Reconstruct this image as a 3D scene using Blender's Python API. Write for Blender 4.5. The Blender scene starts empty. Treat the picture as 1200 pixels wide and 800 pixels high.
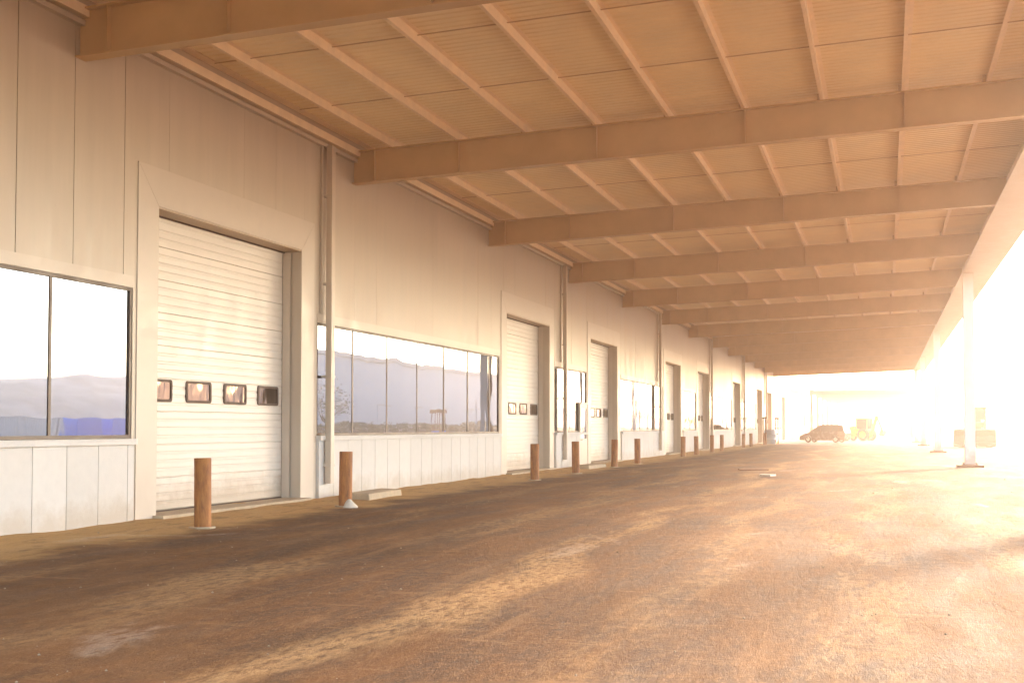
import bpy, math, random
from mathutils import Vector, noise, Matrix
random.seed(7)
R = math.radians
sc = bpy.context.scene
col = sc.collection

# ------------------------------------------------------------------ constants (metres; camera stands at the origin, wall runs along +Y)
CAM_Z = 1.53
D = 11.55                     # wall face is at x = -D
WX = -D
BAY = 9.75
B0 = 15.1
NB = 13
PITCH = -0.032
EAVE = 3.20
ROOF_Y0, ROOF_Y1 = 2.0, B0 + BAY * 12 + 0.5
ZB_WALL = CAM_Z + 5.55

def zb(x):
    return ZB_WALL - PITCH * (x + D)

# ------------------------------------------------------------------ mesh builder
class MB:
    def __init__(self):
        self.v, self.f, self.m, self.s = [], [], [], []
    def face(self, pts, mi=0, smooth=False):
        b = len(self.v)
        self.v += [tuple(p) for p in pts]
        self.f.append(tuple(range(b, b + len(pts)))); self.m.append(mi); self.s.append(smooth)
    def hexa(self, p, mi=0):
        # p: 8 points, bottom 4 counter-clockwise then top 4
        b = len(self.v)
        self.v += [tuple(q) for q in p]
        for q in ((3, 2, 1, 0), (4, 5, 6, 7), (0, 1, 5, 4), (1, 2, 6, 5), (2, 3, 7, 6), (3, 0, 4, 7)):
            self.f.append(tuple(b + i for i in q)); self.m.append(mi); self.s.append(False)
    def box(self, x0, x1, y0, y1, z0, z1, mi=0):
        self.hexa([(x0, y0, z0), (x1, y0, z0), (x1, y1, z0), (x0, y1, z0), (x0, y0, z1), (x1, y0, z1), (x1, y1, z1), (x0, y1, z1)], mi)
    def sbox(self, x0, x1, y0, y1, d0, d1, mi=0):
        a, b = zb(x0), zb(x1)
        self.hexa([(x0, y0, a + d0), (x1, y0, b + d0), (x1, y1, b + d0), (x0, y1, a + d0),
                   (x0, y0, a + d1), (x1, y0, b + d1), (x1, y1, b + d1), (x0, y1, a + d1)], mi)
    def tube(self, p0, p1, r0, r1=None, n=12, mi=0, caps=True, smooth=True):
        r1 = r0 if r1 is None else r1
        p0, p1 = Vector(p0), Vector(p1)
        d = (p1 - p0).normalized()
        u = d.orthogonal().normalized(); w = d.cross(u)
        b = len(self.v)
        for p, r in ((p0, r0), (p1, r1)):
            for i in range(n):
                a = 2 * math.pi * i / n
                self.v.append(tuple(p + (u * math.cos(a) + w * math.sin(a)) * r))
        for i in range(n):
            j = (i + 1) % n
            self.f.append((b + i, b + j, b + n + j, b + n + i)); self.m.append(mi); self.s.append(smooth)
        if caps:
            self.f.append(tuple(b + i for i in reversed(range(n)))); self.m.append(mi); self.s.append(False)
            self.f.append(tuple(b + n + i for i in range(n))); self.m.append(mi); self.s.append(False)
    def lathe(self, c, prof, n=16, mi=0, axis='z', caps=True, smooth=True):
        # prof: list of (radius, height)
        b = len(self.v); c = Vector(c)
        for r, h in prof:
            for i in range(n):
                a = 2 * math.pi * i / n
                if axis == 'z': o = Vector((r * math.cos(a), r * math.sin(a), h))
                elif axis == 'y': o = Vector((r * math.cos(a), h, r * math.sin(a)))
                else: o = Vector((h, r * math.cos(a), r * math.sin(a)))
                self.v.append(tuple(c + o))
        for k in range(len(prof) - 1):
            for i in range(n):
                j = (i + 1) % n
                self.f.append((b + k * n + i, b + k * n + j, b + (k + 1) * n + j, b + (k + 1) * n + i)); self.m.append(mi); self.s.append(smooth)
        if caps:
            self.f.append(tuple(b + i for i in reversed(range(n)))); self.m.append(mi); self.s.append(False)
            e = b + (len(prof) - 1) * n
            self.f.append(tuple(e + i for i in range(n))); self.m.append(mi); self.s.append(False)
    def prism(self, outline, axis, a0, a1, mi=0):
        # outline: 2D points; axis 'x': (y,z), 'y': (x,z), 'z': (x,y)
        def P(q, a):
            return {'x': (a, q[0], q[1]), 'y': (q[0], a, q[1]), 'z': (q[0], q[1], a)}[axis]
        n = len(outline); b = len(self.v)
        self.v += [P(q, a0) for q in outline] + [P(q, a1) for q in outline]
        for i in range(n):
            j = (i + 1) % n
            self.f.append((b + i, b + j, b + n + j, b + n + i)); self.m.append(mi); self.s.append(False)
        self.f.append(tuple(b + i for i in reversed(range(n)))); self.m.append(mi); self.s.append(False)
        self.f.append(tuple(b + n + i for i in range(n))); self.m.append(mi); self.s.append(False)
    def build(self, name, mats, parent=None, bevel=0, fix=True):
        me = bpy.data.meshes.new(name)
        me.from_pydata(self.v, [], self.f)
        if not isinstance(mats, (list, tuple)): mats = [mats]
        for m in mats: me.materials.append(m)
        me.polygons.foreach_set('material_index', self.m)
        me.polygons.foreach_set('use_smooth', self.s)
        me.update()
        if fix:
            import bmesh
            bm = bmesh.new(); bm.from_mesh(me)
            bmesh.ops.recalc_face_normals(bm, faces=bm.faces[:])
            bm.to_mesh(me); bm.free()
        o = bpy.data.objects.new(name, me); col.objects.link(o)
        if parent is not None: o.parent = parent
        if bevel:
            b = o.modifiers.new('bevel', 'BEVEL'); b.width = bevel; b.segments = 2; b.limit_method = 'ANGLE'
        return o

def tag(o, label=None, cat=None, group=None, kind=None):
    if label: o['label'] = label
    if cat: o['category'] = cat
    if group: o['group'] = group
    if kind: o['kind'] = kind
    return o

def empty(name, loc=(0, 0, 0), rz=0):
    o = bpy.data.objects.new(name, None); col.objects.link(o)
    o.location = loc; o.rotation_euler = (0, 0, rz); o.empty_display_size = 0.2
    return o

def copy_tree(o, parent=None):
    c = o.copy(); col.objects.link(c); c.parent = parent
    for ch in list(o.children): copy_tree(ch, c)
    return c

# ------------------------------------------------------------------ materials
def lin(c):
    return tuple(c) + (1.0,)

def mat(name, base, rough=0.6, metal=0.0, var=0.08, scale=(1, 1, 1), nscale=3.0, bump=0.0, bscale=40.0, spec=0.5, dirt=None, dirt_z=None, streak=0.0):
    m = bpy.data.materials.new(name); m.use_nodes = True
    nt = m.node_tree; N = nt.nodes; L = nt.links
    bs = N['Principled BSDF']
    bs.inputs['Roughness'].default_value = rough; bs.inputs['Metallic'].default_value = metal
    bs.inputs['Specular IOR Level'].default_value = spec
    geo = N.new('ShaderNodeNewGeometry')
    mp = N.new('ShaderNodeMapping'); mp.inputs['Scale'].default_value = scale
    L.new(geo.outputs['Position'], mp.inputs['Vector'])
    nz = N.new('ShaderNodeTexNoise'); nz.inputs['Scale'].default_value = nscale; nz.inputs['Detail'].default_value = 6; nz.inputs['Roughness'].default_value = 0.6
    L.new(mp.outputs[0], nz.inputs['Vector'])
    ra = N.new('ShaderNodeMapRange'); ra.inputs['From Min'].default_value = 0.3; ra.inputs['From Max'].default_value = 0.7
    ra.inputs['To Min'].default_value = 1 - var; ra.inputs['To Max'].default_value = 1 + var
    L.new(nz.outputs['Fac'], ra.inputs['Value'])
    mul = N.new('ShaderNodeVectorMath'); mul.operation = 'SCALE'; mul.inputs[0].default_value = base[:3]
    L.new(ra.outputs[0], mul.inputs['Scale'])
    out = mul.outputs[0]
    if dirt is not None:
        # splash dirt along the foot of walls: real grime with a ragged upper edge
        sp = N.new('ShaderNodeSeparateXYZ'); L.new(geo.outputs['Position'], sp.inputs[0])
        n2 = N.new('ShaderNodeTexNoise'); n2.inputs['Scale'].default_value = 2.2; n2.inputs['Detail'].default_value = 8; n2.inputs['Roughness'].default_value = 0.7
        L.new(geo.outputs['Position'], n2.inputs['Vector'])
        ad = N.new('ShaderNodeMath'); ad.operation = 'MULTIPLY_ADD'; ad.inputs[1].default_value = -1.1
        L.new(n2.outputs['Fac'], ad.inputs[0]); L.new(sp.outputs['Z'], ad.inputs[2])
        r2 = N.new('ShaderNodeMapRange'); r2.inputs['From Min'].default_value = dirt_z - 0.55; r2.inputs['From Max'].default_value = dirt_z - 0.15
        r2.inputs['To Min'].default_value = 0.55; r2.inputs['To Max'].default_value = 0.0
        L.new(ad.outputs[0], r2.inputs['Value'])
        mx = N.new('ShaderNodeMix'); mx.data_type = 'RGBA'
        L.new(r2.outputs[0], mx.inputs['Factor']); L.new(out, mx.inputs['A']); mx.inputs['B'].default_value = lin(dirt)
        out = mx.outputs['Result']
    L.new(out, bs.inputs['Base Color'])
    rr = N.new('ShaderNodeMapRange'); rr.inputs['From Min'].default_value = 0.3; rr.inputs['From Max'].default_value = 0.7
    rr.inputs['To Min'].default_value = max(0.02, rough - 0.1); rr.inputs['To Max'].default_value = min(1, rough + 0.1)
    L.new(nz.outputs['Fac'], rr.inputs['Value'])
    if rough > 0.15: L.new(rr.outputs[0], bs.inputs['Roughness'])
    if bump:
        n3 = N.new('ShaderNodeTexNoise'); n3.inputs['Scale'].default_value = bscale; n3.inputs['Detail'].default_value = 4
        L.new(geo.outputs['Position'], n3.inputs['Vector'])
        bp = N.new('ShaderNodeBump'); bp.inputs['Strength'].default_value = bump; bp.inputs['Distance'].default_value = 0.02
        L.new(n3.outputs['Fac'], bp.inputs['Height']); L.new(bp.outputs[0], bs.inputs['Normal'])
    return m

M = {}
M['panel'] = mat('beige_wall_panel', (0.485, 0.395, 0.30), 0.42, var=0.075, scale=(1, 1.6, 0.16), nscale=1.5, bump=0.05, bscale=1.2)
def per_panel(m, step, off, amt):
    nt = m.node_tree; N = nt.nodes; L = nt.links; bs = N['Principled BSDF']
    src = bs.inputs['Base Color'].links[0].from_socket
    g = N.new('ShaderNodeNewGeometry'); s_ = N.new('ShaderNodeSeparateXYZ'); L.new(g.outputs['Position'], s_.inputs[0])
    a = N.new('ShaderNodeMath'); a.operation = 'SUBTRACT'; a.inputs[1].default_value = off; L.new(s_.outputs['Y'], a.inputs[0])
    b = N.new('ShaderNodeMath'); b.operation = 'DIVIDE'; b.inputs[1].default_value = step; L.new(a.outputs[0], b.inputs[0])
    f = N.new('ShaderNodeMath'); f.operation = 'FLOOR'; L.new(b.outputs[0], f.inputs[0])
    w = N.new('ShaderNodeTexWhiteNoise'); w.noise_dimensions = '1D'; L.new(f.outputs[0], w.inputs['W'])
    r = N.new('ShaderNodeMapRange'); r.inputs['To Min'].default_value = 1 - amt; r.inputs['To Max'].default_value = 1 + amt; L.new(w.outputs['Value'], r.inputs['Value'])
    v = N.new('ShaderNodeVectorMath'); v.operation = 'SCALE'; L.new(src, v.inputs[0]); L.new(r.outputs[0], v.inputs['Scale'])
    L.new(v.outputs[0], bs.inputs['Base Color'])
per_panel(M['panel'], 1.24, 0.12, 0.012)
M['trim'] = mat('beige_trim', (0.53, 0.44, 0.35), 0.4, var=0.04)
M['reveal'] = mat('tan_reveal', (0.50, 0.38, 0.26), 0.5, var=0.05)
M['plinth'] = mat('white_concrete_panel', (0.65, 0.60, 0.54), 0.8, var=0.035, nscale=6, bump=0.15, bscale=60, dirt=(0.46, 0.36, 0.25), dirt_z=0.08)
per_panel(M['plinth'], 0.742, 0.0, 0.035)
M['door'] = mat('white_door_paint', (0.68, 0.60, 0.51), 0.38, var=0.035, scale=(1, 1, 0.3), dirt=(0.34, 0.24, 0.14), dirt_z=0.25)
M['seal'] = mat('brown_rubber_seal', (0.10, 0.06, 0.04), 0.7)
M['alu'] = mat('brown_anodised_frame', (0.075, 0.04, 0.022), 0.45, metal=0.0)
M['beam'] = mat('tan_painted_steel', (0.58, 0.395, 0.20), 0.5, var=0.08, nscale=1.3)
M['purlin'] = mat('cream_galvanised_purlin', (0.86, 0.68, 0.47), 0.45, var=0.08)
M['deck'] = mat('cream_roof_sheet', (0.87, 0.70, 0.44), 0.42, var=0.07, nscale=0.8)
M['rod'] = mat('dark_rod', (0.56, 0.38, 0.22), 0.6)
M['spout'] = mat('beige_downspout', (0.55, 0.45, 0.35), 0.4, var=0.04)
M['column'] = mat('white_column_paint', (0.78, 0.74, 0.68), 0.45, var=0.05, dirt=(0.36, 0.24, 0.14), dirt_z=0.35)
M['rusty_plate'] = mat('rusty_plate', (0.24, 0.11, 0.05), 0.8, var=0.25, nscale=8)
M['concrete'] = mat('pale_concrete', (0.44, 0.33, 0.21), 0.85, var=0.15, nscale=5, bump=0.3, bscale=30)
M['white_cement'] = mat('white_cement', (0.58, 0.50, 0.40), 0.85, var=0.1, bump=0.3, bscale=30)
M['rubber'] = mat('black_rubber', (0.02, 0.018, 0.016), 0.8)
M['rim'] = mat('silver_rim', (0.6, 0.58, 0.55), 0.3, metal=0.7)
M['vanpaint'] = mat('dark_red_brown_paint', (0.05, 0.014, 0.008), 0.25, var=0.03)
M['darkglass'] = mat('dark_vehicle_glass', (0.02, 0.02, 0.022), 0.06)
M['lamp'] = mat('lamp_glass', (0.8, 0.78, 0.72), 0.15)
M['redlamp'] = mat('red_lamp', (0.45, 0.02, 0.015), 0.25)
M['yellow'] = mat('yellow_machine_paint', (0.80, 0.58, 0.03), 0.4, var=0.08)
M['machine_tan'] = mat('tan_machine_paint', (0.26, 0.13, 0.045), 0.5, var=0.12)
M['bucket'] = mat('worn_bucket_steel', (0.17, 0.085, 0.04), 0.6, var=0.2, nscale=5)
M['black'] = mat('black_plastic', (0.03, 0.027, 0.024), 0.6)
M['drum'] = mat('grey_drum', (0.34, 0.36, 0.38), 0.5, var=0.08)
M['orange_post'] = mat('rusty_frame_paint', (0.20, 0.085, 0.03), 0.6, var=0.15)
M['blue'] = mat('blue_container_paint', (0.005, 0.22, 0.88), 0.45, var=0.1)
M['white_box'] = mat('white_container_paint', (0.72, 0.72, 0.70), 0.5, var=0.07)
M['greywall'] = mat('grey_cladding', (0.72, 0.70, 0.69), 0.6, var=0.08, scale=(1, 6, 0.2))
M['palewall'] = mat('pale_cladding', (0.66, 0.60, 0.54), 0.6, var=0.06)
M['bark'] = mat('bark', (0.24, 0.19, 0.14), 0.9, var=0.25)
M['leaf'] = mat('leaf_green', (0.085, 0.10, 0.035), 0.6, var=0.35, nscale=1.2)
M['hill'] = mat('dry_hill_grass', (0.46, 0.43, 0.38), 0.95, var=0.3, nscale=0.12)
M['shed_steel'] = mat('dark_red_oxide_steel', (0.11, 0.045, 0.02), 0.6, var=0.15)
M['fence'] = mat('grey_fence', (0.12, 0.09, 0.06), 0.6)
M['stone'] = mat('grit_stone', (0.40, 0.30, 0.19), 0.9, var=0.4)

def glass(name, tint, wav=0.005, rough=0.015, wscale=0.55):
    m = bpy.data.materials.new(name); m.use_nodes = True
    nt = m.node_tree; N = nt.nodes; L = nt.links
    bs = N['Principled BSDF']
    bs.inputs['Base Color'].default_value = lin(tint); bs.inputs['Metallic'].default_value = 1.0
    bs.inputs['Roughness'].default_value = rough
    g = N.new('ShaderNodeNewGeometry')
    mp = N.new('ShaderNodeMapping'); mp.inputs['Scale'].default_value = (1, 1.6, 0.8)
    L.new(g.outputs['Position'], mp.inputs[0])
    n = N.new('ShaderNodeTexNoise'); n.inputs['Scale'].default_value = wscale; n.inputs['Detail'].default_value = 1.5
    L.new(mp.outputs[0], n.inputs['Vector'])
    b = N.new('ShaderNodeBump'); b.inputs['Strength'].default_value = 1.0; b.inputs['Distance'].default_value = wav
    L.new(n.outputs['Fac'], b.inputs['Height']); L.new(b.outputs[0], bs.inputs['Normal'])
    return m
M['glass'] = glass('coated_window_glass', (0.165, 0.19, 0.228))
M['doorglass'] = glass('door_lite_glass', (0.16, 0.12, 0.10), 0.02, 0.06, 1.5)

def rust():
    m = bpy.data.materials.new('rusty_pipe'); m.use_nodes = True
    nt = m.node_tree; N = nt.nodes; L = nt.links; bs = N['Principled BSDF']
    tc = N.new('ShaderNodeNewGeometry')
    mp = N.new('ShaderNodeMapping'); mp.inputs['Scale'].default_value = (6, 6, 1.2); L.new(tc.outputs['Position'], mp.inputs[0])
    n = N.new('ShaderNodeTexNoise'); n.inputs['Scale'].default_value = 2.2; n.inputs['Detail'].default_value = 9; n.inputs['Roughness'].default_value = 0.72
    L.new(mp.outputs[0], n.inputs['Vector'])
    cr = N.new('ShaderNodeValToRGB'); e = cr.color_ramp.elements
    e[0].position = 0.28; e[0].color = (0.09, 0.026, 0.007, 1)
    e[1].position = 0.72; e[1].color = (0.56, 0.23, 0.05, 1)
    k = e.new(0.45); k.color = (0.27, 0.09, 0.018, 1)
    k = e.new(0.60); k.color = (0.40, 0.15, 0.03, 1)
    L.new(n.outputs['Fac'], cr.inputs[0]); L.new(cr.outputs[0], bs.inputs['Base Color'])
    bs.inputs['Roughness'].default_value = 0.72
    n2 = N.new('ShaderNodeTexNoise'); n2.inputs['Scale'].default_value = 60; n2.inputs['Detail'].default_value = 5
    L.new(tc.outputs['Position'], n2.inputs['Vector'])
    b = N.new('ShaderNodeBump'); b.inputs['Strength'].default_value = 0.35; b.inputs['Distance'].default_value = 0.01
    L.new(n2.outputs['Fac'], b.inputs['Height']); L.new(b.outputs[0], bs.inputs['Normal'])
    return m
M['rust'] = rust()

def ground_mat():
    m = bpy.data.materials.new('dirty_brown_asphalt'); m.use_nodes = True
    nt = m.node_tree; N = nt.nodes; L = nt.links; bs = N['Principled BSDF']
    g = N.new('ShaderNodeNewGeometry'); P = g.outputs['Position']
    def math_(op, a, b=None, c=None, clamp=False):
        n = N.new('ShaderNodeMath'); n.operation = op; n.use_clamp = clamp
        for i, v in enumerate((a, b, c)):
            if v is None: continue
            if isinstance(v, (int, float)): n.inputs[i].default_value = v
            else: L.new(v, n.inputs[i])
        return n.outputs[0]
    def noise_(scale, detail=6, rough=0.6, sc_=(1, 1, 1), dist=0.0, rot=0.0):
        mp = N.new('ShaderNodeMapping'); mp.inputs['Scale'].default_value = sc_; mp.inputs['Rotation'].default_value = (0, 0, rot); L.new(P, mp.inputs[0])
        n = N.new('ShaderNodeTexNoise'); n.inputs['Scale'].default_value = scale; n.inputs['Detail'].default_value = detail; n.inputs['Roughness'].default_value = rough
        n.inputs['Distortion'].default_value = dist
        L.new(mp.outputs[0], n.inputs['Vector']); return n.outputs['Fac']
    def ramp(v, a, b, lo=0.0, hi=1.0):
        n = N.new('ShaderNodeMapRange'); n.interpolation_type = 'SMOOTHSTEP'
        L.new(v, n.inputs['Value'])
        for k, x in zip(('From Min', 'From Max', 'To Min', 'To Max'), (a, b, lo, hi)): n.inputs[k].default_value = x
        return n.outputs[0]
    def mix(f, a, b):
        n = N.new('ShaderNodeMix'); n.data_type = 'RGBA'
        L.new(f, n.inputs['Factor'])
        for k, x in (('A', a), ('B', b)):
            if isinstance(x, tuple): n.inputs[k].default_value = lin(x)
            else: L.new(x, n.inputs[k])
        return n.outputs['Result']
    sx = N.new('ShaderNodeSeparateXYZ'); L.new(P, sx.inputs[0]); X, Y = sx.outputs['X'], sx.outputs['Y']
    big = noise_(0.22, 5, 0.6, (1, 0.55, 1), 0.6)
    mid = noise_(1.3, 8, 0.68, (1, 0.22, 1), 0.3)
    fine = noise_(11, 8, 0.75, (1, 0.4, 1))
    grit = noise_(75, 4, 0.7, (1, 0.45, 1))
    c = mix(ramp(mid, 0.35, 0.65), (0.050, 0.0175, 0.0035), (0.145, 0.060, 0.0145))
    c = mix(math_('MULTIPLY', ramp(big, 0.45, 0.62), 0.55), c, (0.19, 0.085, 0.026))      # dusty lighter areas
    # dusty wheel tracks that wander along the yard
    wob = math_('MULTIPLY_ADD', noise_(0.09, 2, 0.5), 5.0, -2.5)
    xs = math_('ADD', X, wob)
    tracks = None
    for (x0, w, k) in ((-3.9, 0.34, 0.9), (-2.1, 0.30, 0.45), (-6.3, 0.45, 0.55), (-0.2, 0.5, 0.5), (1.8, 0.4, 0.5), (-8.3, 0.3, 0.35)):
        d = math_('ABSOLUTE', math_('ADD', xs, -x0))
        t = math_('MULTIPLY', ramp(d, w * 0.35, w * 1.5, 1.0, 0.0), k)
        tracks = t if tracks is None else math_('MAXIMUM', tracks, t)
    brk = math_('MULTIPLY', ramp(noise_(0.8, 6, 0.68, (1, 0.2, 1)), 0.40, 0.60), ramp(fine, 0.36, 0.6))
    c = mix(math_('MULTIPLY', tracks, brk), c, (0.50, 0.31, 0.13))
    # scuffs across the lane
    sc1 = noise_(2.6, 7, 0.72, (0.35, 2.2, 1), 0.3, 0.5)
    c = mix(math_('MULTIPLY', ramp(sc1, 0.54, 0.72), 0.55), c, (0.32, 0.175, 0.07))
    # greyish dried puddle films
    pud = noise_(0.5, 6, 0.62, (0.9, 0.45, 1), 0.6)
    pm = math_('MULTIPLY', ramp(pud, 0.60, 0.68), ramp(fine, 0.35, 0.55))
    c = mix(math_('MULTIPLY', pm, 0.36), c, (0.38, 0.28, 0.20))
    # sand blown against the wall
    edge = math_('ADD', X, math_('MULTIPLY_ADD', noise_(0.8, 6, 0.6), 2.6, -1.3))
    sand = ramp(edge, WX + 1.2, WX + 2.3, 1.0, 0.0)
    c = mix(math_('MULTIPLY', sand, 0.85), c, mix(fine, (0.46, 0.25, 0.08), (0.64, 0.40, 0.15)))
    # open yard beyond the eave is pale gravel
    e2 = math_('ADD', X, math_('MULTIPLY_ADD', noise_(0.35, 6, 0.6), 5.0, -2.5))
    c = mix(ramp(e2, 6.0, 11.0), c, mix(fine, (0.34, 0.25, 0.17), (0.5, 0.40, 0.29)))
    c = mix(ramp(fine, 0.46, 0.62, 0.0, 0.30), c, (0.25, 0.12, 0.038))
    c = mix(ramp(noise_(3.6, 9, 0.78, (1, 0.3, 1)), 0.36, 0.48, 0.5, 0.0), c, (0.05, 0.02, 0.006))
    c = mix(math_('MULTIPLY', ramp(noise_(2.4, 8, 0.7, (1.0, 0.10, 1), 0.0, 0.12), 0.52, 0.68), 0.4), c, (0.28, 0.145, 0.055))
    c = mix(math_('MULTIPLY', ramp(noise_(3.1, 8, 0.72, (0.9, 0.12, 1), 0.0, -0.1), 0.56, 0.70), 0.4), c, (0.07, 0.028, 0.009))
    # aggregate speckle
    c = mix(ramp(grit, 0.58, 0.70, 0.0, 0.55), c, (0.36, 0.21, 0.09))
    c = mix(ramp(noise_(28, 3, 0.6, (1, 0.5, 1)), 0.60, 0.70, 0.0, 0.5), c, (0.30, 0.165, 0.065))
    c = mix(ramp(grit, 0.30, 0.42, 0.5, 0.0), c, (0.035, 0.018, 0.009))
    L.new(c, bs.inputs['Base Color'])
    L.new(math_('SUBTRACT', ramp(mid, 0.3, 0.7, 0.66, 0.9), math_('MULTIPLY', pm, 0.3)), bs.inputs['Roughness'])
    bs.inputs['Specular IOR Level'].default_value = 0.22
    h = math_('ADD', math_('MULTIPLY', fine, 1.0), math_('MULTIPLY', grit, 0.45))
    b = N.new('ShaderNodeBump'); b.inputs['Strength'].default_value = 0.85; b.inputs['Distance'].default_value = 0.035
    L.new(h, b.inputs['Height']); L.new(b.outputs[0], bs.inputs['Normal'])
    return m
M['ground'] = ground_mat()

# ------------------------------------------------------------------ setting: ground, hills
def axis_pts(lo, a, b, hi, step, n=10):
    p = [lo + (a - lo) * (i / n) ** 0.5 for i in range(n)]
    k = int((b - a) / step)
    p += [a + (b - a) * i / k for i in range(k + 1)]
    p += [b + (hi - b) * ((i + 1) / n) ** 2 for i in range(n)]
    return p

def ground_z(x, y):
    if x < WX - 0.5 or x > 14 or y < 0 or y > 170: return 0.0
    z = 0.028 * noise.noise((x * 0.5, y * 0.35, 3.1)) + 0.012 * noise.noise((x * 1.7, y * 1.3, 9.0))
    e = x + 0.5 * noise.noise((0, y * 0.5, 5)) - WX
    if e < 2.2:
        t = max(0, 1 - e / 2.2)
        z += 0.05 * t * t + 0.03 * t * noise.noise((x * 2, y * 1.2, 1))
    f = min(1, (14 - x) / 3, y / 3 + 0.01, (170 - y) / 10)
    return z * max(0, f)

xs = axis_pts(-1000, -12, 14, 1000, 0.22)
ys = axis_pts(-1000, 0, 60, 1000, 0.3, 24)
g = MB()
nx = len(xs)
g.v = [(x, y, ground_z(x, y)) for y in ys for x in xs]
for j in range(len(ys) - 1):
    for i in range(nx - 1):
        a = j * nx + i
        g.f.append((a, a + 1, a + nx + 1, a + nx)); g.m.append(0); g.s.append(True)
tag(g.build('ground', M['ground'], fix=False), kind='structure')

def hill(name, cx, cy, lx, ly, h, seed, rz=0):
    b = MB(); n, k = 44, 26
    for j in range(k + 1):
        for i in range(n + 1):
            u, v = i / n * 2 - 1, j / k * 2 - 1
            f = max(0, (1 - u * u)) ** 0.8 * max(0, (1 - v * v)) ** 1.1
            z = h * f * (1 + 0.22 * noise.noise((u * 2.2 + seed, v * 1.5, seed))) + 0.5 * f * noise.noise((u * 14, v * 9, seed)) - 0.3 * (1 - f)
            b.v.append((u * lx, v * ly, z))
    for j in range(k):
        for i in range(n):
            a = j * (n + 1) + i
            b.f.append((a, a + 1, a + n + 2, a + n + 1)); b.m.append(0); b.s.append(True)
    o = b.build(name, M['hill'], fix=False); o.location = (cx, cy, 0); o.rotation_euler = (0, 0, rz)
    return tag(o, kind='structure')
hill('hill', 100, 170, 28, 75, 9.5, 1.3)
hill('hill', 150, 330, 45, 120, 11.0, 4.7)
hill('hill', 230, 640, 190, 60, 13.0, 8.1)
hill('hill', -60, 700, 220, 50, 9.0, 2.2)

# ------------------------------------------------------------------ the warehouse
house = empty('warehouse_building', (WX, 60, 0))
HO = Vector((WX, 60, 0))
class HB(MB):
    """a mesh whose points are given in world metres and stored relative to the building"""
    def build(self, name, mats, parent=None, bevel=0, fix=True, org=None):
        o_ = HO if org is None else org
        self.v = [(p[0] - o_[0], p[1] - o_[1], p[2] - o_[2]) for p in self.v]
        return MB.build(self, name, mats, parent, bevel, fix)
W_TOP = 8.35
DOOR_H, SUR_TOP = 5.22, 5.86
WIN_H, WIN_L = 3.78, 1.36
DOOR_W = 5.12
doors = [17.18, 36.40, 47.85, 65.40, 77.30, 96.0, 114.6, 125.0, 143.0]
# window bands (start, end)
bands = [(4.7, 16.50), (23.04, 35.68), (42.20, 47.15), (53.72, 64.60), (71.2, 76.55), (83.1, 95.2), (101.8, 113.8), (130.8, 142.2)]
Y_END = 156.0

ALLB = MB.build
# wall cladding: vertical panels with open joints in front of a backing sheet
wall = HB()
spans = [(d, d + DOOR_W, 'd') for d in doors] + [(a, b, 'w') for a, b in bands]
spans.sort()
cuts = []
def bottom_at(y):
    for a, b, t in spans:
        if a <= y <= b: return DOOR_H if t == 'd' else WIN_H
    return 0.0
edges = sorted({-12.0, Y_END} | {e for a, b, t in spans for e in (a, b)})
for a, b in zip(edges[:-1], edges[1:]):
    zl = bottom_at((a + b) / 2)
    y = a
    while y < b - 1e-4:
        k = math.floor((y + 1e-4 - 0.12) / 1.24) + 1
        ye = min(b, 0.12 + k * 1.24)
        gg = 0.008 if y < 16.4 else 0.0015
        g0 = gg if abs(((y - 0.12) / 1.24) - round((y - 0.12) / 1.24)) < 1e-3 else 0
        g1 = gg if ye < b - 1e-4 else 0
        wall.box(WX - 0.02, WX + random.uniform(-0.0015, 0.0015), y + g0, ye - g1, zl, W_TOP)
        y = ye
    wall.box(WX - 0.45, WX - 0.0205, a, b, zl, W_TOP)
wall.box(WX - 30, WX - 0.46, -12, Y_END, DOOR_H + 0.35, W_TOP - 0.01)
wall.build('wall', M['panel'], house)
inn = HB()
inn.box(WX - 1.2, WX - 0.9, -12, Y_END, 0, DOOR_H + 0.34)
inn.build('inner_wall', M['reveal'], house)

def plinth(a, b):
    p = HB(); y = a
    step = 0.742
    while y < b - 1e-3:
        ye = min(b, (math.floor((y + 1e-3) / step) + 1) * step)
        p.box(WX - 0.1, WX + 0.06 + random.uniform(-0.002, 0.002), y + 0.008, ye - 0.008, -0.3, WIN_L - 0.10)
        y = ye
    p.box(WX - 0.4, WX + 0.035, a + 0.01, b - 0.01, -0.3, WIN_L - 0.101)
    p.build('plinth', M['plinth'], house)

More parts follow.
